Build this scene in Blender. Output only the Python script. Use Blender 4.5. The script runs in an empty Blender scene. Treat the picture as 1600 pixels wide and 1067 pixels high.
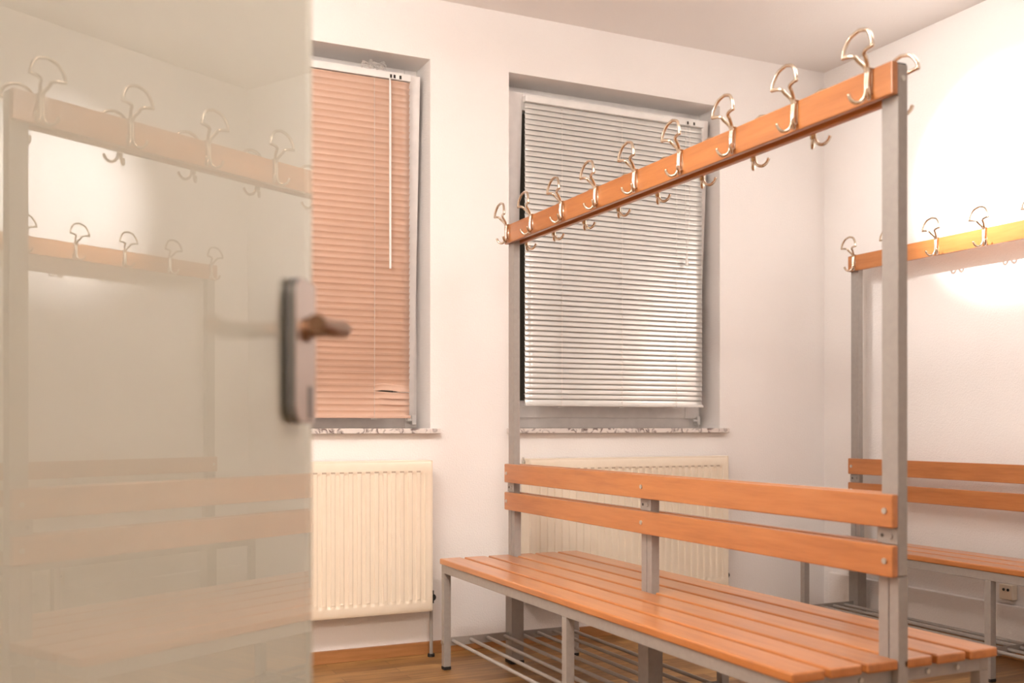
import bpy, bmesh, math, random
from mathutils import Vector, Matrix
R = math.radians
S = bpy.context.scene
COL = S.collection
random.seed(7)

# ------------------------------------------------------------------ camera
YAW = R(25.03)
cd = bpy.data.cameras.new('camera'); cam = bpy.data.objects.new('camera', cd); COL.objects.link(cam)
cam.location = (0, 0, 0.923); cam.rotation_euler = (R(90), 0, -YAW)
cd.sensor_width = 36.0; cd.lens = 1587.0 / 1600 * 36
cd.shift_y = (666.6 - 533.5) / 1600
cd.clip_start = 0.02
cd.dof.use_dof = True; cd.dof.focus_distance = 3.5; cd.dof.aperture_fstop = 2.6
S.camera = cam

# ------------------------------------------------------------------ world, exposure
w = bpy.data.worlds.new('night'); S.world = w; w.use_nodes = True
bg = w.node_tree.nodes['Background']
bg.inputs[0].default_value = (1.0, 0.72, 0.5, 1); bg.inputs[1].default_value = 0.02
S.view_settings.view_transform = 'Standard'; S.view_settings.look = 'None'
S.view_settings.gamma = 1; S.view_settings.use_curve_mapping = False
S.view_settings.exposure = 0.47

LAMP = Vector((0.55, 1.95, 2.54))
GLOW = Vector((3.52, 2.86, 1.94))
SPOT_W = 760.0; SPOT_COL = (1.0, 0.97, 0.94)
LAMP_E = 15.0; LAMP_COL = (1.0, 0.94, 0.91)

# ------------------------------------------------------------------ materials
def nt(name):
    m = bpy.data.materials.new(name); m.use_nodes = True
    t = m.node_tree; b = t.nodes['Principled BSDF']
    return m, t, b
def ramp(t, c0, c1, p0=0.0, p1=1.0):
    r = t.nodes.new('ShaderNodeValToRGB')
    r.color_ramp.elements[0].color = (*c0, 1); r.color_ramp.elements[1].color = (*c1, 1)
    r.color_ramp.elements[0].position = p0; r.color_ramp.elements[1].position = p1
    return r
def noise(t, scale, detail=3, vec=None, sc=None):
    n = t.nodes.new('ShaderNodeTexNoise'); n.inputs['Scale'].default_value = scale; n.inputs['Detail'].default_value = detail
    tc = t.nodes.new('ShaderNodeTexCoord')
    if sc:
        mp = t.nodes.new('ShaderNodeMapping'); mp.inputs['Scale'].default_value = sc
        t.links.new(tc.outputs['Object'], mp.inputs[0]); t.links.new(mp.outputs[0], n.inputs['Vector'])
    else:
        t.links.new(tc.outputs['Object'], n.inputs['Vector'])
    return n
def bump(t, b, h, strength, dist):
    bp = t.nodes.new('ShaderNodeBump'); bp.inputs['Strength'].default_value = strength; bp.inputs['Distance'].default_value = dist
    t.links.new(h, bp.inputs['Height']); t.links.new(bp.outputs[0], b.inputs['Normal'])
def plain(name, col, rough=.5, metal=0, c2=None, scale=20, bmp=None, coat=0):
    m, t, b = nt(name)
    c2 = c2 or tuple(x * .93 for x in col)
    n = noise(t, scale); r = ramp(t, c2, col, .35, .65)
    t.links.new(n.outputs[0], r.inputs[0]); t.links.new(r.outputs[0], b.inputs['Base Color'])
    b.inputs['Roughness'].default_value = rough; b.inputs['Metallic'].default_value = metal
    b.inputs['Coat Weight'].default_value = coat
    if bmp:
        n2 = noise(t, bmp[0], 4); bump(t, b, n2.outputs[0], bmp[1], bmp[2])
    return m
M = {}
M['wall'] = plain('white_woodchip_plaster', (.88, .84, .81), .85, c2=(.865, .825, .795), scale=3, bmp=(170, .5, .004))
M['ceiling'] = plain('white_ceiling_paint', (.86, .82, .79), .9, c2=(.845, .805, .775), scale=2, bmp=(150, .3, .003))
M['paint'] = plain('light_grey_powder_coat', (.35, .315, .285), .42, scale=60)
M['radiator'] = plain('cream_radiator_enamel', (.84, .74, .60), .32, c2=(.82, .72, .58), coat=.3)
M['white_plastic'] = plain('white_plastic', (.80, .78, .75), .35)
M['pvc'] = plain('white_window_plastic', (.86, .82, .79), .35)
M['black'] = plain('black_rubber', (.015, .013, .012), .6)
M['nickel'] = plain('satin_nickel', (.66, .55, .43), .2, 1.0)
M['screw'] = plain('zinc_screw', (.62, .60, .55), .35, 1.0)
M['steel'] = plain('brushed_steel', (.56, .49, .45), .42, 1.0)
M['dark_steel'] = plain('dark_steel_edge', (.16, .155, .15), .4, .8)
M['cable'] = plain('blind_cord', (.62, .58, .54), .7)
M['hole'] = plain('dark_recess', (.03, .025, .02), .8)
M['bronze'] = plain('bronze_lever', (.20, .115, .07), .35, .9)

def wood(name, c0, c1, c2, axis_scale, rough=.28, coat=.5):
    m, t, b = nt(name)
    oi = t.nodes.new('ShaderNodeObjectInfo')
    tc = t.nodes.new('ShaderNodeTexCoord'); mp = t.nodes.new('ShaderNodeMapping'); mp.inputs['Scale'].default_value = axis_scale
    mul = t.nodes.new('ShaderNodeMath'); mul.operation = 'MULTIPLY'; mul.inputs[1].default_value = 37.0
    t.links.new(oi.outputs['Random'], mul.inputs[0])
    ad = t.nodes.new('ShaderNodeVectorMath'); ad.operation = 'ADD'
    t.links.new(tc.outputs['Object'], mp.inputs[0]); t.links.new(mp.outputs[0], ad.inputs[0]); t.links.new(mul.outputs[0], ad.inputs[1])
    n = t.nodes.new('ShaderNodeTexNoise'); n.inputs['Scale'].default_value = 3; n.inputs['Detail'].default_value = 6; n.inputs['Roughness'].default_value = .62
    t.links.new(ad.outputs[0], n.inputs['Vector'])
    r = ramp(t, c0, c2, .3, .72); e = r.color_ramp.elements.new(.5); e.color = (*c1, 1)
    t.links.new(n.outputs[0], r.inputs[0])
    hs = t.nodes.new('ShaderNodeHueSaturation')
    mr = t.nodes.new('ShaderNodeMapRange'); mr.inputs[3].default_value = .9; mr.inputs[4].default_value = 1.08
    t.links.new(oi.outputs['Random'], mr.inputs[0]); t.links.new(mr.outputs[0], hs.inputs['Value'])
    t.links.new(r.outputs[0], hs.inputs['Color']); t.links.new(hs.outputs[0], b.inputs['Base Color'])
    b.inputs['Roughness'].default_value = rough; b.inputs['Coat Weight'].default_value = coat; b.inputs['Coat Roughness'].default_value = .22
    bump(t, b, n.outputs[0], .08, .002)
    return m
M['beech'] = wood('varnished_beech', (.41, .14, .035), (.50, .18, .048), (.56, .215, .062), (14, 1.2, 14))
M['skirting'] = wood('oak_skirting', (.30, .13, .045), (.38, .17, .06), (.45, .21, .08), (1.2, 10, 14), .4, .2)

def floor_mat():
    m, t, b = nt('oak_laminate_planks')
    tc = t.nodes.new('ShaderNodeTexCoord')
    br = t.nodes.new('ShaderNodeTexBrick'); br.offset = .37
    br.inputs['Scale'].default_value = 1; br.inputs['Brick Width'].default_value = .62; br.inputs['Row Height'].default_value = .064
    br.inputs['Mortar Size'].default_value = .0012; br.inputs['Mortar Smooth'].default_value = .3; br.inputs['Bias'].default_value = 0
    br.inputs['Color1'].default_value = (.42, .24, .085, 1); br.inputs['Color2'].default_value = (.22, .105, .035, 1); br.inputs['Mortar'].default_value = (.12, .05, .015, 1)
    t.links.new(tc.outputs['Object'], br.inputs['Vector'])
    mp = t.nodes.new('ShaderNodeMapping'); mp.inputs['Scale'].default_value = (2, 22, 1)
    n = t.nodes.new('ShaderNodeTexNoise'); n.inputs['Scale'].default_value = 3; n.inputs['Detail'].default_value = 7
    t.links.new(tc.outputs['Object'], mp.inputs[0]); t.links.new(mp.outputs[0], n.inputs['Vector'])
    r = ramp(t, (.55, .5, .45), (1.25, 1.2, 1.15), .3, .7); t.links.new(n.outputs[0], r.inputs[0])
    mx = t.nodes.new('ShaderNodeMix'); mx.data_type = 'RGBA'; mx.blend_type = 'MULTIPLY'; mx.inputs[0].default_value = 1
    t.links.new(br.outputs['Color'], mx.inputs[6]); t.links.new(r.outputs[0], mx.inputs[7])
    t.links.new(mx.outputs[2], b.inputs['Base Color']); b.inputs['Roughness'].default_value = .35
    return m
M['floor'] = floor_mat()

def marble():
    m, t, b = nt('speckled_marble')
    n = noise(t, 26, 8); n.inputs['Distortion'].default_value = 1.6
    r = ramp(t, (.16, .12, .11), (.72, .66, .62), .36, .50); t.links.new(n.outputs[0], r.inputs[0])
    t.links.new(r.outputs[0], b.inputs['Base Color']); b.inputs['Roughness'].default_value = .25
    return m
M['marble'] = marble()

def satin_glass():
    # milk-white glass: etched back that spreads light both ways, polished front that mirrors the room
    m, t, b = nt('etched_milk_glass')
    t.nodes.remove(b); out = t.nodes['Material Output']
    n = noise(t, 40, 2); r = ramp(t, (.69, .64, .53), (.72, .67, .56)); t.links.new(n.outputs[0], r.inputs[0])
    df = t.nodes.new('ShaderNodeBsdfDiffuse'); t.links.new(r.outputs[0], df.inputs[0])
    tl = t.nodes.new('ShaderNodeBsdfTranslucent'); tl.inputs[0].default_value = (.92, .92, .86, 1)
    m1 = t.nodes.new('ShaderNodeMixShader'); m1.inputs[0].default_value = .30
    t.links.new(df.outputs[0], m1.inputs[1]); t.links.new(tl.outputs[0], m1.inputs[2])
    t.links.new(m1.outputs[0], out.inputs[0])
    m, t, b = nt('polished_glass_face')
    t.nodes.remove(b); out = t.nodes['Material Output']
    tr = t.nodes.new('ShaderNodeBsdfTransparent'); tr.inputs[0].default_value = (.97, .98, .95, 1)
    gl = t.nodes.new('ShaderNodeBsdfGlossy'); gl.inputs['Roughness'].default_value = .0
    fr = t.nodes.new('ShaderNodeFresnel'); fr.inputs[0].default_value = 1.75
    m2 = t.nodes.new('ShaderNodeMixShader')
    t.links.new(fr.outputs[0], m2.inputs[0]); t.links.new(tr.outputs[0], m2.inputs[1]); t.links.new(gl.outputs[0], m2.inputs[2])
    t.links.new(m2.outputs[0], out.inputs[0])
    return bpy.data.materials['etched_milk_glass'], m
M['satin'], M['polish'] = satin_glass()

def pane_glass():
    m, t, b = nt('window_glass_at_night')
    b.inputs['Base Color'].default_value = (.9, .95, .95, 1); b.inputs['Transmission Weight'].default_value = 1
    b.inputs['Roughness'].default_value = 0; b.inputs['IOR'].default_value = 1.45
    return m
M['glass'] = pane_glass()
def blind_mat(name, col, rough, metal=0.0):
    return plain(name, col, rough, metal, c2=tuple(x * .97 for x in col), scale=8, coat=1.0)
M['slat_white'] = blind_mat('white_lacquered_slat', (.73, .72, .69), .25, .36)
M['slat_copper'] = blind_mat('salmon_lacquered_slat', (.64, .42, .31), .4)
def emit(name, col, s):
    m, t, b = nt(name)
    b.inputs['Base Color'].default_value = (.9, .9, .9, 1)
    b.inputs['Emission Color'].default_value = (*col, 1); b.inputs['Emission Strength'].default_value = s
    return m
M['lamp'] = emit('opal_lamp_glass', LAMP_COL, LAMP_E)
M['globe'] = emit('opal_globe_glass', (1.0, .92, .84), 100)
M['fill_lamp'] = emit('fill_lamp_glass', LAMP_COL, LAMP_E * .5)
M['hall_fill'] = emit('hall_fill_glass', (1.0, .86, .72), 90)
M['spot'] = emit('spot_lens', SPOT_COL, 6)

# ------------------------------------------------------------------ mesh helpers
class MB:
    def __init__(s): s.bm = bmesh.new()
    def box(s, x0, x1, y0, y1, z0, z1, bev=0.0, mat=None, seg=2):
        b = bmesh.new()
        bmesh.ops.create_cube(b, size=1)
        for v in b.verts:
            v.co = Vector(((x0 + x1) / 2 + v.co.x * (x1 - x0), (y0 + y1) / 2 + v.co.y * (y1 - y0), (z0 + z1) / 2 + v.co.z * (z1 - z0)))
        if bev > 0:
            bmesh.ops.bevel(b, geom=list(b.edges), offset=bev, segments=seg, profile=.5, affect='EDGES')
        s._join(b, mat); return s
    def _join(s, b, mat=None):
        if mat is not None: b.transform(mat)
        me = bpy.data.meshes.new('tmp'); b.to_mesh(me); b.free(); s.bm.from_mesh(me); bpy.data.meshes.remove(me)
    def cyl(s, p, q, r, n=16, r2=None, mat=None):
        p = Vector(p); q = Vector(q); d = q - p
        b = bmesh.new()
        bmesh.ops.create_cone(b, cap_ends=True, cap_tris=False, segments=n, radius1=r, radius2=r if r2 is None else r2, depth=d.length)
        b.transform(Matrix.Translation((p + q) / 2) @ d.to_track_quat('Z', 'Y').to_matrix().to_4x4())
        s._join(b, mat); return s
    def sphere(s, c, r, sc=(1, 1, 1), u=20, v=12):
        b = bmesh.new(); bmesh.ops.create_uvsphere(b, u_segments=u, v_segments=v, radius=r)
        b.transform(Matrix.Translation(c) @ Matrix.Diagonal((*sc, 1))); s._join(b); return s
    def tube(s, pts, rad, n=8, closed=False):
        pts = [Vector(p) for p in pts]; N = len(pts)
        rads = rad if isinstance(rad, (list, tuple)) else [rad] * N
        rings = []; up = None
        for i, p in enumerate(pts):
            a = pts[(i - 1) % N] if (closed or i > 0) else p
            c = pts[(i + 1) % N] if (closed or i < N - 1) else p
            t = (c - a).normalized()
            if up is None:
                up = t.cross(Vector((0, 0, 1)));
                if up.length < .1: up = t.cross(Vector((0, 1, 0)))
                up.normalize()
            up = (up - t * up.dot(t)).normalized(); o = t.cross(up)
            rings.append([s.bm.verts.new(p + (up * math.cos(2 * math.pi * k / n) + o * math.sin(2 * math.pi * k / n)) * rads[i]) for k in range(n)])
        for i in range(N if closed else N - 1):
            A, B = rings[i], rings[(i + 1) % N]
            for k in range(n): s.bm.faces.new((A[k], A[(k + 1) % n], B[(k + 1) % n], B[k]))
        if not closed:
            s.bm.faces.new(rings[0][::-1]); s.bm.faces.new(rings[-1])
        return s
    def grid(s, rows):
        vs = [[s.bm.verts.new(p) for p in r] for r in rows]
        for i in range(len(vs) - 1):
            for j in range(len(vs[i]) - 1): s.bm.faces.new((vs[i][j], vs[i][j + 1], vs[i + 1][j + 1], vs[i + 1][j]))
        return s
    def build(s, name, mat, parent=None, smooth=True, origin=None, wn=True):
        bmesh.ops.recalc_face_normals(s.bm, faces=s.bm.faces)
        if parent is not None:
            s.bm.transform(WM[parent.name].inverted())
        if origin is not None: s.bm.transform(Matrix.Translation(-Vector(origin)))
        me = bpy.data.meshes.new(name); s.bm.to_mesh(me); s.bm.free()
        me.materials.append(M[mat] if isinstance(mat, str) else mat)
        o = bpy.data.objects.new(name, me); COL.objects.link(o)
        if smooth:
            for p in me.polygons: p.use_smooth = True
            try: me.set_sharp_from_angle(angle=R(35))
            except Exception: pass
            if wn:
                wm = o.modifiers.new('even_shading', 'WEIGHTED_NORMAL'); wm.keep_sharp = True; wm.weight = 100
        if parent is not None:
            o.parent = parent; WM[o.name] = WM[parent.name].copy()
        else:
            o.location = origin or (0, 0, 0); WM[o.name] = Matrix.Translation(origin or (0, 0, 0))
        return o
WM = {}
def catmull(P, k=6, closed=False):
    P = [Vector(p) for p in P]; out = []; N = len(P)
    rng = range(N if closed else N - 1)
    for i in rng:
        g = lambda j: P[j % N] if closed else P[min(max(j, 0), N - 1)]
        a, b, c, d = g(i - 1), g(i), g(i + 1), g(i + 2)
        for q in range(k):
            t = q / k
            out.append(.5 * ((2 * b) + (c - a) * t + (2 * a - 5 * b + 4 * c - d) * t * t + (3 * b - a - 3 * c + d) * t ** 3))
    if not closed: out.append(P[-1])
    return out
def tag(o, label=None, cat=None, group=None, kind=None):
    if label: o['label'] = label
    if cat: o['category'] = cat
    if group: o['group'] = group
    if kind: o['kind'] = kind
    return o
def thing(name, loc, rz=0, **kw):
    o = bpy.data.objects.new(name, None); COL.objects.link(o); o.location = loc; o.rotation_euler = (0, 0, rz)
    o.empty_display_size = .1
    WM[o.name] = Matrix.Translation(loc) @ Matrix.Rotation(rz, 4, 'Z')
    return tag(o, **kw)

# ------------------------------------------------------------------ room
YW, XR, XL, YB, ZC = 3.8945, 3.5213, -1.1, 0.42, 2.67
WT = 0.32
W1 = (0.36, 1.4509); W2 = (1.8039, 2.8919); ZS, ZT = 0.9164, 2.4215
HX = -0.145                                   # hinge side of the doorway
def wall_y(name, y0, y1, xs, zs, holes):
    # solid wall between y0 and y1 with rectangular openings
    m = MB()
    def solid(i, j):
        if not (0 <= i < len(xs) - 1 and 0 <= j < len(zs) - 1): return False
        return (i, j) not in holes
    for i in range(len(xs) - 1):
        for j in range(len(zs) - 1):
            if not solid(i, j): continue
            a, b, c, d = xs[i], xs[i + 1], zs[j], zs[j + 1]
            F = [((a, y0, c), (b, y0, c), (b, y0, d), (a, y0, d)), ((a, y1, c), (b, y1, c), (b, y1, d), (a, y1, d))]
            if not solid(i - 1, j): F.append(((a, y0, c), (a, y1, c), (a, y1, d), (a, y0, d)))
            if not solid(i + 1, j): F.append(((b, y0, c), (b, y1, c), (b, y1, d), (b, y0, d)))
            if not solid(i, j - 1): F.append(((a, y0, c), (a, y1, c), (b, y1, c), (b, y0, c)))
            if not solid(i, j + 1): F.append(((a, y0, d), (a, y1, d), (b, y1, d), (b, y0, d)))
            for f in F: m.bm.faces.new([m.bm.verts.new(p) for p in f])
    bmesh.ops.remove_doubles(m.bm, verts=m.bm.verts, dist=1e-5)
    return tag(m.build(name, 'wall', smooth=False), kind='structure')
wall_y('wall_front', YW, YW + WT, [XL - .1, W1[0], W1[1], W2[0], W2[1], XR + .1], [-.05, ZS - .022, ZT, ZC + .05], {(1, 1), (3, 1)})
wall_y('wall_back', YB - .12, YB, [XL - .1, HX - .03, HX + .93, XR + .1], [-.05, 0.001, 2.12, ZC + .05], {(1, 1)})
tag(MB().box(XR, XR + .15, YB - .12, YW + .02, -.05, ZC + .05).build('wall_right', 'wall', smooth=False), kind='structure')
tag(MB().box(XL - .15, XL, YB - .12, YW + .02, -.05, ZC + .05).build('wall_left', 'wall', smooth=False), kind='structure')
tag(MB().box(XL - .1, XR + .1, YB - .3, YW + .3, ZC, ZC + .1).build('ceiling', 'ceiling', smooth=False), kind='structure')
tag(MB().box(XL - .1, XR + .1, -1.6, YW + .3, -.1, 0).build('floor', 'floor', smooth=False), kind='structure')
tag(MB().box(XL, XR, YW - .014, YW, 0, .05, .003).build('baseboard_front', 'skirting'), kind='structure')
tag(MB().box(XR - .014, XR, YB, YW - .014, 0, .05, .003).build('baseboard_right', 'skirting'), kind='structure')
tag(MB().box(XR - .03, XR, 1.0, YW - .06, .05, .215, .006).build('light_edge_trim', 'wall'), kind='structure')  # ledge shape added to stand for the lit wall below the seat's shadow
# hall behind the doorway
tag(MB().box(XL - .1, XR + .1, -1.7, -1.6, 0, ZC).build('wall_hall', 'wall', smooth=False), kind='structure')
tag(MB().box(XL - .1, XR + .1, -1.7, YB - .3, ZC - .15, ZC - .05).build('ceiling_hall', 'ceiling', smooth=False), kind='structure')
# door frame round the doorway
jm = MB()
for x0, x1 in ((HX - .03, HX - .005), (HX + .905, HX + .93)): jm.box(x0, x1, YB - .13, YB + .012, 0, 2.12, .003)
jm.box(HX - .03, HX + .93, YB - .13, YB + .012, 2.095, 2.12, .003)
tag(jm.build('trim_2', 'pvc'), kind='structure')

# ------------------------------------------------------------------ windows
def window(num, x0, x1):
    root = thing('window_%d' % num, ((x0 + x1) / 2, YW + .163, ZS), kind='structure')
    yf = YW + .163
    f = MB(); fw = .055
    f.box(x0, x0 + fw, yf, yf + .07, ZS, ZT, .003).box(x1 - fw, x1, yf, yf + .07, ZS, ZT, .003)
    f.box(x0 + fw, x1 - fw, yf, yf + .07, ZS, ZS + .055, .003).box(x0 + fw, x1 - fw, yf, yf + .07, ZT - .055, ZT, .003)
    f.build('window_frame', 'pvc', root)
    # tilted sash
    sx0, sx1, sz0, sz1 = x0 + .02, x1 - .02, ZS + .046, ZT - .053
    piv = Vector((0, yf - .016, sz0)); T = Matrix.Translation(piv) @ Matrix.Rotation(R(3.5), 4, 'X') @ Matrix.Translation(-piv)
    m = MB(); sw = .075; ya, yb = yf - .016, yf + .044
    m.box(sx0, sx0 + sw, ya, yb, sz0, sz1, .004, T).box(sx1 - sw, sx1, ya, yb, sz0, sz1, .004, T)
    m.box(sx0 + sw, sx1 - sw, ya, yb, sz0, sz0 + sw, .004, T).box(sx0 + sw, sx1 - sw, ya, yb, sz1 - sw, sz1, .004, T)
    m.build('sash', 'pvc', root)
    MB().box(sx0 + sw - .01, sx1 - sw + .01, ya + .022, ya + .03, sz0 + sw - .01, sz1 - sw + .01, 0, T).build('pane', 'glass', root, smooth=False)
    h = MB(); h.cyl((sx1 - .03, yf - .02, ZS + .035), (sx1 + .004, yf - .02, ZS + .035), .007).box(sx1 - .012, sx1 + .006, yf - .03, yf - .002, ZS + .015, ZS + .055, .002)
    h.build('hinge', 'white_plastic', root)
    s = MB().box(x0 + .0005, x1 - .0005, YW - .006, YW + .165, ZS - .0215, ZS - .0004)
    s.box(x0 - .010, x1 + .035, YW - .03, YW - .0005, ZS - .021, ZS, .003)
    s.build('window_sill', 'marble', root)
    return root
window(1, *W1); window(2, *W2)

# ------------------------------------------------------------------ venetian blinds
def blind(x0, x1, ztop, zbot, yc, ang, mat, pitch, label, cords, copper):
    root = thing('venetian_blind', ((x0 + x1) / 2, yc, ztop), label=label, cat='blind')
    hr = MB()
    hr.box(x0, x1, yc - .014, yc + .014, ztop - .028, ztop, .002)
    hr.build('headrail', 'white_plastic', root)
    for cx in ((x1 - .07, x1 - .085, x1 - .045) if copper else (x1 - .09, x1 - .055)):
        MB().box(cx - .0045, cx + .0045, yc - .0155, yc - .0138, ztop - .024, ztop - .010, .0005).build('cord_slot', 'hole', root)
    w = .0280 if copper else .0245; z = ztop - .028 - pitch * .6; k = 0
    sl = MB(); NX = 24
    n = int(round((z - zbot - .020) / pitch)) + 1; pitch = (z - zbot - .020) / (n - 1)
    for k in range(n):
        zc = z - pitch * k
        a = ang + R(random.uniform(-1.6, 1.6)) * (1 if copper else .35)
        dz = random.uniform(-.0006, .0006) * (1 if copper else .4)
        low = max(0, k - n * .86) / (n * .14)
        rows = []
        for j in range(7):
            t = j / 6 - .5
            row = []
            for i in range(NX + 1):
                x = x0 + .002 + (x1 - x0 - .004) * i / NX
                u = t * w; bow = (.0032 if copper else .0016) * (1 - 4 * t * t)
                aa = a; zz = zc + dz
                if copper:
                    # a few bent slats right of the cord, and the lowest ones sag closed
                    fx = max(0, (x - (x1 - .155)) / .155)
                    if k == 49: zz += .007 * math.sin(min(1, fx * 1.6) * math.pi) ; aa += R(-30) * min(1, fx * 3)
                    if k in (50, 51): aa += R(-22) * min(1, fx * 3); zz -= .004 * min(1, fx * 2)
                    aa += R(-20) * low + R(-8) * low * min(1, fx * 2)
                y = yc + u * math.cos(aa) - bow * math.sin(aa); zz2 = zz + u * math.sin(aa) + bow * math.cos(aa)
                row.append((x, y, zz2))
            rows.append(row)
        sl.grid(rows)
    so = sl.build('slats', mat, root)
    sm = so.modifiers.new('thickness', 'SOLIDIFY'); sm.thickness = .0006
    MB().box(x0, x1, yc - .013, yc + .013, zbot, zbot + .012, .002).build('bottom_rail', mat, root)
    for cx in cords:
        X = x0 + (x1 - x0) * cx
        c = MB()
        c.tube([(X, yc - .0145, ztop - .028), (X + .0015, yc - .0145, (ztop + zbot) / 2), (X, yc - .0145, zbot + .001)], .0009, 6)
        c.tube([(X + .003, yc + .0145, ztop - .028), (X + .003, yc + .0145, zbot + .001)], .0009, 6)
        for q in range(n): c.tube([(X, yc - .0145, z - pitch * q + .002), (X + .003, yc + .0145, z - pitch * q - .002)], .0006, 4)
        c.build('ladder_cord', 'cable', root)
        MB().cyl((X, yc, zbot - .006), (X, yc, zbot), .006).cyl((X - .012, yc - .006, zbot - .003), (X + .012, yc - .006, zbot - .003), .0022).build('cord_plug', 'white_plastic', root)
    return root
b1 = blind(.44, 1.374, 2.352, .957, YW + .032, R(-66), 'slat_copper', .0249,
           'salmon coloured venetian blind in the left window beside the frosted door', (.12, .835), True)
# wand and knotted cords of the salmon blind
MB().tube([(1.283, YW + .012, 2.325), (1.283, YW + .010, 2.28), (1.283, YW + .008, 1.558)], [.003, .0045, .0045], 10).build('tilt_wand', 'white_plastic', b1)
t = MB(); P = []
for i in range(90):
    P.append((1.215 + .055 * math.sin(i * .37) * math.cos(i * .05) + random.uniform(-.012, .012), YW + .020 + random.uniform(-.012, .012), 2.362 + .012 * math.sin(i * .9) + random.uniform(-.006, .006) + .006))
t.tube(catmull(P, 3), .0011, 5)
t.build('knotted_cord', 'cable', b1)
b2 = blind(1.892, 2.815, 2.345, 1.012, YW + .033, R(75), 'slat_white', .0226,
           'white venetian blind in the right window behind the hook rail', (.19, .52, .835), False)
c = MB()
X = 2.815 - .105
c.tube([(X, YW + .012, 2.33), (X - .004, YW + .010, 1.9), (X + .002, YW + .009, 1.70)], .0012, 6)
c.tube([(X + .022, YW + .012, 2.33), (X + .018, YW + .010, 1.9), (X + .006, YW + .009, 1.72), (X + .004, YW + .009, 1.70)], .0012, 6)
c.build('pull_cord', 'cable', b2)
MB().cyl((X + .003, YW + .009, 1.665), (X + .003, YW + .009, 1.702), .008, 12, .004).build('cord_pull', 'white_plastic', b2)
MB().tube([(X + .004, YW + .010, 1.66), (X + .001, YW + .008, 1.40), (X + .003, YW + .008, 1.29), (X - .010, YW + .007, 1.268)], .001, 6).build('pull_cord', 'cable', b2)

# ------------------------------------------------------------------ radiators
def radiator(x0, x1, label, valve_left):
    z0, z1 = .19, .787; yf = YW - .105; yb = YW - .025
    root = thing('radiator', ((x0 + x1) / 2, YW - .065, 0), label=label, cat='radiator', group='cream panel radiators under the windows')
    N = int(round((x1 - x0 - .045) / .0345)); pitch = (x1 - x0 - .045) / N
    # front panel with pressed flutes: x/z height field
    zs = [z0, z0 + .012, z0 + .034, z0 + .040, z0 + .048, z0 + .056, z1 - .056, z1 - .050, z1 - .044, z1 - .036, z1 - .012, z1]
    rows = []
    xsam = [x0, x0 + .004, x0 + .02]
    for i in range(N):
        for q in (0.0, .2, .32, .5, .68, .8): xsam.append(x0 + .0225 + pitch * (i + q))
    xsam += [x1 - .0225, x1 - .02, x1 - .004, x1]
    def depth(x, z):
        u = (x - x0 - .0225) / pitch
        edge = 0 if (x0 + .003 < x < x1 - .003 and z0 + .005 < z < z1 - .005) else .006
        if u < 0 or u > N: return edge
        fr = u - math.floor(u)
        groove = 1 if .3 < fr < .7 else 0
        if z < z0 + .036 or z > z1 - .040: g = 0
        elif z < z0 + .05 : g = (z - z0 - .036) / .014
        elif z > z1 - .054: g = (z1 - .040 - z) / .014
        else: g = 1
        return edge + (.0065 * g if groove else -.0012 * g)
    for z in zs:
        rows.append([(x, yf + depth(x, z), z) for x in xsam])
    fp = MB().grid(rows)
    fp.box(x0, x1, yf + .005, yf + .018, z0, z1, .003)
    fp.build('front_panel', 'radiator', root)
    # pressed dashes along the top of the flutes and raised pips at their feet
    d = MB()
    for i in range(N):
        cx = x0 + .0225 + pitch * (i + 1.0)
        if cx > x1 - .03: continue
        d.box(cx - .0085, cx + .0085, yf - .0006, yf + .003, z1 - .045, z1 - .038, .001)
    d.build('slot', M['slot'], root)
    p = MB()
    for i in range(N - 1):
        cx = x0 + .0225 + pitch * (i + 1.0)
        p.sphere((cx, yf + .001, z0 + .052), .006, (1.5, .6, .9), 12, 8)
    p.build('pip', 'radiator', root)
    MB().box(x0 + .01, x1 - .01, yb - .012, yb, z0 + .005, z1 - .005, .003).build('rear_panel', 'radiator', root)
    g = MB()
    g.box(x0 + .004, x1 - .004, yf + .004, yb - .001, z1 - .006, z1 + .003, .002)
    g.build('top_grille', 'radiator', root)
    MB().box(x0 - .003, x0 + .003, yf + .003, yb, z0 + .003, z1 + .002, .001).build('side_cover', 'radiator', root)
    MB().box(x1 - .003, x1 + .003, yf + .003, yb, z0 + .003, z1 + .002, .001).build('side_cover', 'radiator', root)
    for cx in (x0 + .12, x1 - .12): MB().box(cx - .015, cx + .015, yb, YW - .001, z0 + .1, z1 - .1, .001).build('wall_bracket', 'radiator', root)
    v = MB()
    v.cyl((x1, yb - .035, z0 + .05), (x1 + .016, yb - .035, z0 + .05), .009).cyl((x1 + .012, yb - .035, z0 + .025), (x1 + .012, yb - .035, z0 + .075), .011).cyl((x1 + .012, yb - .055, z0 + .05), (x1 + .012, yb - .035, z0 + .05), .014)
    v.build('valve', 'black', root)
    MB().tube([(x1 + .012, yb - .035, z0 + .03), (x1 + .012, yb - .035, .012), (x1 + .012, yb - .035, 0)], .007, 10).build('pipe', 'paint', root)
    MB().cyl((x1 + .012, yb - .035, 0), (x1 + .012, yb - .035, .012), .014).build('pipe_collar', 'black', root)
    bv = MB(); bv.cyl((x0 - .014, yb - .035, z1 - .012), (x0 + .02, yb - .035, z1 - .012), .008).cyl((x0 - .01, yb - .035, z1 - .004), (x0 - .01, yb - .035, z1 + .008), .004)
    bv.build('bleed_valve', 'screw', root)
    return root
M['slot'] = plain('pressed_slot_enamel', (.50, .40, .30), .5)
radiator(.41, 1.42, 'cream panel radiator below the left window, beside the frosted glass door', False)
radiator(1.852, 2.862, 'cream panel radiator below the right window, partly hidden by the double bench', True)

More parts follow.
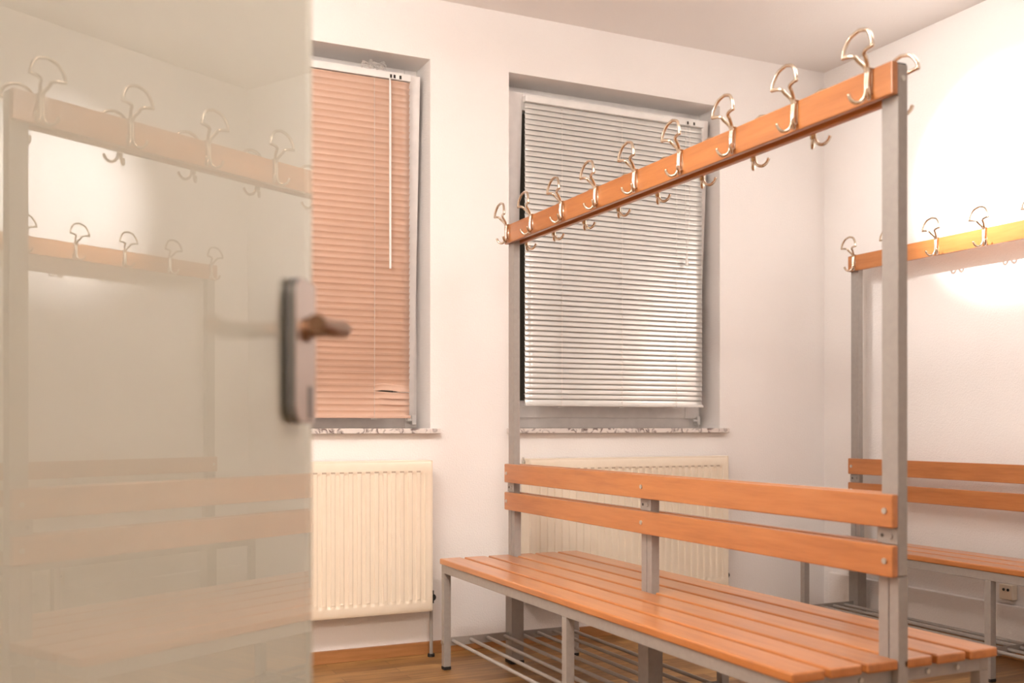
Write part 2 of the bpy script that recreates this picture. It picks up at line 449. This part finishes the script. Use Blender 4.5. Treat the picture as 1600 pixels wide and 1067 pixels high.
# ------------------------------------------------------------------ coat hook
def hook_mesh(side):
    # local: y along the rail, z up from the rail's top edge, x outward * side
    m = MB(); r = .0045
    def P(a, h, o): return (side * o, a, h)
    right = [(.003, -.008, .007), (.0045, .004, .011), (.0115, .018, .023), (.0135, .0255, .030), (.024, .030, .034), (.044, .0325, .036)]
    arc = [(.044, .0325, .036), (.0415, .046, .036), (.0345, .061, .034), (.0225, .0735, .032), (0, .080, .031)]
    A = catmull([P(a, h, o) for a, h, o in right], 5); B = catmull([P(a, h, o) for a, h, o in arc], 6)
    half = A + B[1:]
    if side > 0:
        for v in half: v.z *= .84 if v.z > .01 else 1
    other = [Vector((v.x, -v.y, v.z)) for v in half]
    loop = half + other[::-1][1:]
    m.tube(loop, r, 8)
    kk = .84 if side > 0 else 1
    m.sphere(P(.044, .0325 * kk, .036), r * 1.08, u=8, v=6); m.sphere(P(-.044, .0325 * kk, .036), r * 1.08, u=8, v=6)
    # flat stem on the rail
    b = bmesh.new(); bmesh.ops.create_cube(b, size=1)
    for v in b.verts: v.co = Vector((side * (.0035 + v.co.x * .006), v.co.y * .013, -.029 + v.co.z * .056))
    bmesh.ops.bevel(b, geom=list(b.edges), offset=.002, segments=2, affect='EDGES'); m._join(b)
    for s in (-1, 1):
        m.tube(catmull([P(s * .0035, -.004, .0065), P(s * .0035, -.03, .0085), P(s * .004, -.054, .009), P(s * .010, -.068, .013), P(s * .019, -.0715, .021), P(s * .0265, -.064, .029), P(s * .029, -.052, .034)], 4), r * .95, 8)
    bmesh.ops.recalc_face_normals(m.bm, faces=m.bm.faces)
    me = bpy.data.meshes.new('coat_hook'); m.bm.to_mesh(me); m.bm.free(); me.materials.append(M['nickel'])
    for p in me.polygons: p.use_smooth = True
    s = MB()
    s.cyl((side * .0055, 0, 0), (side * .0092, 0, 0), .0036, 10)
    ms = bpy.data.meshes.new('screw'); s.bm.to_mesh(ms); s.bm.free(); ms.materials.append(M['screw'])
    return me, ms
HOOK = {-1: hook_mesh(-1), 1: hook_mesh(1)}
def place_hook(parent, x, y, z, side):
    me, ms = HOOK[side]
    o = bpy.data.objects.new('coat_hook', me); COL.objects.link(o); o.parent = parent
    o.location = WM[parent.name].inverted() @ Vector((x, y, z))
    for h in (-.012, -.047):
        q = bpy.data.objects.new('screw', ms); COL.objects.link(q); q.parent = o; q.location = (0, 0, h)
    o.rotation_euler = (R(random.uniform(-1, 1)), 0, 0)

# ------------------------------------------------------------------ benches
ZSEAT = .421; RZ0, RZ1 = 1.6378, 1.710; L0, L1 = .667 - .069, .667; U0, U1 = .7045, .7774
def bench(label, xface, yn, yf, sx0, nslats, double, hook_ys, far_hook_ys=()):
    """xface = room-side face of backrest and rail; seat from sx0"""
    PW = .028; BT = .018
    px0 = xface + BT; px1 = px0 + PW; xc = (px0 + px1) / 2
    root = thing('changing_room_bench', (xc, (yn + yf) / 2, 0), label=label, cat='bench', group='beech and grey steel changing room benches')
    ym = (yn + yf) / 2
    bev = .004
    # boards: hook rails and backrests on one or both sides of the posts
    sides = [(-1, xface, xface + BT)] + ([(1, px1, px1 + BT)] if double else [])
    for sg, a, b in sides:
        ya = yn if sg == -1 else yn + .02
        MB().box(a, b, ya, yf, RZ0, RZ1, bev).build('hook_rail', 'beech', root)
        for z0, z1 in ((U0, U1), (L0, L1)):
            o = MB().box(a, b, ya, yf, z0, z1, bev).build('backrest_slat', 'beech', root)
            if (sg == -1):
                for y in (yn + .022, ym, yf - .022):
                    zc = (z0 + z1) / 2; q = MB().cyl((a - .0028, y, zc), (a + .002, y, zc), .0065, 14)
                    q.build('screw', 'screw', o)
    # posts
    for y0, full in ((yn + .001, 1), (ym - .03, 0), (yf - .049, 1)):
        p = MB()
        if full:
            p.box(px0, px1, y0, y0 + .048, .60, RZ1 - .004, .0025)
            ya, yb = (y0 - .001, y0 + .057) if y0 < ym else (y0 - .009, y0 + .049)
        else:
            ya, yb = y0, y0 + .058
        zt = U1 - .02 if not full else .598
        p.box(px0, px1, ya, ya + .027, ZSEAT - .056, zt, .002)
        p.box(px0, px1, ya + .029, yb, ZSEAT - .056, zt, .002)
        p.box(px0 + .004, px1 - .004, ya + .02, ya + .04, ZSEAT - .056, zt - .01, 0)
        # thicker foot column under the seat
        p.box(px0 - .012, px1 + .012, ya, yb, .012, ZSEAT - .055, .002)
        po = p.build('post', 'paint', root)
        if full:
            MB().box(px0 + .002, px1 - .002, y0 + .002, y0 + .046, RZ1 - .005, RZ1 - .001, .001).build('end_cap', 'black', po)
            MB().cyl((xc, y0 - .002, RZ1 - .035), (xc, y0 + .002, RZ1 - .035), .006, 12).build('bolt', 'screw', po)
        MB().box(px0 - .014, px1 + .014, ya - .002, yb + .002, 0, .014, .003).build('rubber_foot', 'black', po)
        # bracket with bolt between the backrest slats
        br = MB().box(px0 - .003, px0, ya, yb, L1 + .002, U0 - .002, .001); br.cyl((px0 - .007, ya + .018, (L1 + U0) / 2), (px0 - .002, ya + .018, (L1 + U0) / 2), .006, 6)
        bo = br.build('bracket', 'paint', root)
        MB().cyl((px0 - .0036, ya + .044, (L1 + U0) / 2), (px0 - .002, ya + .044, (L1 + U0) / 2), .0045, 10).build('bolt_hole', 'hole', bo)
    # seat
    sw, gap = .0875, .0138
    sx1 = sx0 + nslats * sw + (nslats - 1) * gap
    for i in range(nslats):
        a = sx0 + i * (sw + gap)
        MB().box(a, a + sw, yn, yf, ZSEAT - .022, ZSEAT, .005, seg=3).build('seat_slat', 'beech', root)
    # frame ring of square tube
    fz0, fz1 = ZSEAT - .054, ZSEAT - .022
    f = MB(); fi = .006; tw = .028
    f.box(sx0 + fi, sx0 + fi + tw, yn + .02, yf - .006, fz0, fz1, .002)
    f.box(sx1 - fi - tw, sx1 - fi, yn + .02, yf - .006, fz0, fz1, .002)
    for y in (yn + .02, ym - .014, yf - .034): f.box(sx0 + fi + tw, sx1 - fi - tw, y, y + .028, fz0, fz1, .002)
    fo = f.build('seat_frame', 'paint', root)
    bx = [sx0 + .11, sx0 + .2] + ([sx1 - .2, sx1 - .11] if double else [sx1 - .05])
    for x in bx: MB().cyl((x, yn + .015, (fz0 + fz1) / 2), (x, yn + .021, (fz0 + fz1) / 2), .006, 6).build('bolt', 'screw', fo)
    # legs
    xs = [(sx0 + fi, -1)] + ([(sx1 - fi - tw, 1)] if double else [])
    for x, sg in xs:
        for y in (yn + .02, ym - .014, yf - .034):
            l = MB().box(x, x + tw, y, y + .028, .012, fz0, .002).build('leg', 'paint', root)
            MB().box(x - .001, x + tw + .001, y - .001, y + .029, 0, .013, .003).build('rubber_foot', 'black', l)
            xx = x if sg < 0 else x + tw
            MB().cyl((xx + sg * .006, y + .014, .105), (xx - sg * .001, y + .014, .105), .0075, 6).cyl((xx + sg * .002, y + .014, .105), (xx, y + .014, .105), .010, 12).build('bolt', 'screw', l)
    # shoe rack: cross bars and round rods
    xa, xb = sx0 + fi + tw, (sx1 - fi - tw if double else px1 + .012)
    for y in (yn + .024, ym - .002, yf - .03):
        MB().box(xa, xb, y, y + .004, .090, .122, .001).build('rack_bar', 'paint', root)
    nr = 8 if double else 4
    for i in range(nr):
        x = sx0 + .045 + (sx1 - sx0 - .09) * i / (nr - 1)
        MB().cyl((x, yn + .03, .108), (x, yf - .03, .108), .0068, 12).build('rack_rod', 'paint', root)
    for y in hook_ys: place_hook(root, xface, y, RZ1, -1)
    for y in far_hook_ys: place_hook(root, px1 + BT, y, RZ1 - .023, 1)
    return root
YN, YF = 1.628, 3.628
HY = [1.693 + .241 * k for k in range(8)] + [3.593]
HY2 = [1.695] + [1.953 + .2315 * k for k in range(8)]
bench('double-sided beech bench in the middle of the room, hooks on both sides of its rail', 1.660, YN, YF, 1.3886, 6, True, HY, HY2)
HY3 = [3.557 - .2363 * k for k in range(9)]
bench('single-sided beech bench standing against the right wall, hooks facing the room', 3.395, 1.60, 3.60, 3.105, 3, False, HY3)

# ------------------------------------------------------------------ frosted glass door
DB = R(30.1); DE = Vector((.3189, 1.2879, 0)); DD = Vector((math.sin(DB), math.cos(DB), 0)); DN = Vector((math.cos(DB), -math.sin(DB), 0))
DW = .90
droot = bpy.data.objects.new('door_1', None); COL.objects.link(droot)
# local frame: x from hinge to free edge, y = -normal (room side of viewer is -y), z up
hinge = DE - DD * DW
droot.location = hinge; droot.rotation_euler = (0, 0, math.atan2(DD.y, DD.x))
WM[droot.name] = Matrix.Translation(hinge) @ Matrix.Rotation(math.atan2(DD.y, DD.x), 4, 'Z'); tag(droot, kind='structure')
def dbuild(m, name, mat, parent=None, **k):
    m.bm.transform(WM['door_1']); return m.build(name, mat, parent or droot, **k)
gp = dbuild(MB().box(0, DW, 0, .008, .008, 2.09, .0008), 'glass_panel', 'satin', smooth=False)
gp.data.materials.append(M['polish'])
for p in gp.data.polygons:
    if p.normal.y < -.9: p.material_index = 1       # the face towards the doorway is polished
zc = .918 + (666.6 - 549) / 1587 * 1.30      # middle of the lock case
def rounded_plate(x0, x1, z0, z1, y0, y1, r, bev=.002):
    b = bmesh.new(); pts = []
    for cx, cz, a0 in ((x1 - .006, z1 - .006, 0), (x0 + r, z1 - r, 90), (x0 + r, z0 + r, 180), (x1 - .006, z0 + .006, 270)):
        rr = r if cx < (x0 + x1) / 2 else .006
        for k in range(7):
            a = R(a0 + 15 * k); pts.append((cx + rr * math.cos(a), cz + rr * math.sin(a)))
    f = b.faces.new([b.verts.new((x, y0, z)) for x, z in pts])
    e = bmesh.ops.extrude_face_region(b, geom=[f]); bmesh.ops.translate(b, vec=(0, y1 - y0, 0), verts=[v for v in e['geom'] if isinstance(v, bmesh.types.BMVert)])
    m = MB(); m._join(b); return m
CW = .080; CO = .026; CT = .012
for sgn in (1, -1):
    y0, y1 = (-CT, -.0002) if sgn == 1 else (.0082, .022)
    dbuild(rounded_plate(DW - CO - CW, DW - CO, zc - .086, zc + .086, y0, y1, .022), 'lock_case', 'steel')
lc = dbuild(rounded_plate(DW - CO - CW - .0012, DW - CO - .001, zc - .0872, zc + .0872, -CT + .0016, -.0004, .0226), 'lock_case_edge', 'dark_steel')
kz = zc - .062
dbuild(MB().box(DW - CO - .034, DW - CO - .018, -CT - .0012, -CT, kz - .02, kz + .02, .0008), 'keyhole', 'dark_steel')
# lever handle: neck out of the case, grip running back towards the hinge
for sgn in (1, -1):
    s0 = -1 if sgn == 1 else 1; yb = -CT if sgn == 1 else .022
    hx = DW - CO - .045; hz = zc + .026
    pts = catmull([(hx, yb, hz), (hx, yb + s0 * .030, hz), (hx - .006, yb + s0 * .046, hz - .001), (hx - .030, yb + s0 * .052, hz - .003), (hx - .075, yb + s0 * .050, hz - .006), (hx - .115, yb + s0 * .046, hz - .004)], 5)
    m = MB().tube(pts, [.0095] * 8 + [.0105] * (len(pts) - 8), 14); m.cyl((hx, yb, hz), (hx, yb + s0 * .006, hz), .015, 18)
    dbuild(m, 'lever', 'bronze')
for z in (.25, 1.85):
    dbuild(MB().box(-.012, .05, -.012, .02, z - .05, z + .05, .003).cyl((-.012, -.002, z - .055), (-.012, -.002, z + .055), .009), 'hinge', 'steel')

# ------------------------------------------------------------------ wall socket under the wall bench
so = thing('wall_socket', (XR, 2.84, .29), label='small pale wall socket low on the right wall beneath the wall bench seat', cat='socket')
MB().box(XR - .034, XR, 2.80, 2.86, .235, .295, .004).build('housing', 'radiator', so)
MB().cyl((XR - .036, 2.818, .275), (XR - .030, 2.818, .275), .006, 10).build('socket_hole', 'black', so)
MB().cyl((XR - .036, 2.838, .275), (XR - .030, 2.838, .275), .006, 10).build('socket_hole', 'black', so)

# ------------------------------------------------------------------ lamps behind the door, spotlight and added fill lamps
lp = thing('ceiling_lamp', (LAMP.x, LAMP.y, ZC), label='long white opal box lamp under the ceiling behind the open glass door', cat='lamp')
MB().box(LAMP.x - .6, LAMP.x + .6, LAMP.y - .16, LAMP.y + .16, LAMP.z - .05, LAMP.z + .05, .012).build('diffuser', 'lamp', lp)
MB().box(LAMP.x - .61, LAMP.x + .61, LAMP.y - .17, LAMP.y + .17, LAMP.z + .052, ZC, .004).build('housing', 'white_plastic', lp)
L2 = Vector((2.55, 1.75, LAMP.z))  # unseen lamp added to even out the light on the right side
lp2 = thing('ceiling_lamp', (L2.x, L2.y, ZC), label='unseen square box lamp added under the ceiling as fill light for the right side', cat='lamp')
MB().box(L2.x - .3, L2.x + .3, L2.y - .25, L2.y + .25, L2.z - .05, L2.z + .05, .012).build('diffuser', 'fill_lamp', lp2)
MB().box(L2.x - .31, L2.x + .31, L2.y - .26, L2.y + .26, L2.z + .052, ZC, .004).build('housing', 'white_plastic', lp2)
G = Vector((.05, 2.35, 2.15))
gl = thing('pendant_lamp', (G.x, G.y, ZC), label='small opal globe pendant lamp in front of the left window, behind the glass door', cat='lamp')
MB().sphere(G, .09).build('globe', M['globe'], gl)
MB().cyl((G.x, G.y, G.z + .085), (G.x, G.y, ZC), .005).build('cord', 'white_plastic', gl)
hl = thing('ceiling_lamp', (.35, -.75, ZC - .15), label='unseen short box lamp added in the hall as fill light through the doorway', cat='lamp')  # added out of view to brighten the front wall and near faces
MB().box(.05, .65, -.9, -.6, ZC - .235, ZC - .175, .012).build('diffuser', 'hall_fill', hl)
MB().box(.04, .66, -.91, -.59, ZC - .173, ZC - .15, .004).build('housing', 'white_plastic', hl)
SP = Vector((1.3, 2.98, 2.53)); dr = (GLOW - SP).normalized()
sp = thing('spotlight', (SP.x, SP.y, ZC), label='small white ceiling spotlight aimed at the right wall', cat='lamp')
tb = MB()
b = bmesh.new(); bmesh.ops.create_cone(b, cap_ends=False, segments=24, radius1=.04, radius2=.04, depth=.12)
b.transform(Matrix.Translation(SP) @ dr.to_track_quat('Z', 'Y').to_matrix().to_4x4()); tb._join(b)
tb.build('shade', 'white_plastic', sp)
MB().cyl(SP - dr * .06, SP - dr * .05, .04, 24).cyl(SP - dr * .05, (SP.x, SP.y, ZC), .006).build('arm', 'white_plastic', sp)
ld = bpy.data.lights.new('spot_beam', 'SPOT'); ld.energy = SPOT_W; ld.color = SPOT_COL; ld.spot_size = R(26.5); ld.spot_blend = 1.0; ld.shadow_soft_size = .02
ld2 = bpy.data.lights.new('spot_halo', 'SPOT'); ld2.energy = SPOT_W * .09; ld2.color = SPOT_COL; ld2.spot_size = R(62); ld2.spot_blend = 1.0; ld2.shadow_soft_size = .03
lo2 = bpy.data.objects.new('spot_halo', ld2); COL.objects.link(lo2); lo2.location = SP + dr * .062; lo2.rotation_euler = dr.to_track_quat('-Z', 'Y').to_euler()
lo = bpy.data.objects.new('spot_beam', ld); COL.objects.link(lo); lo.location = SP + dr * .062; lo.rotation_euler = dr.to_track_quat('-Z', 'Y').to_euler()
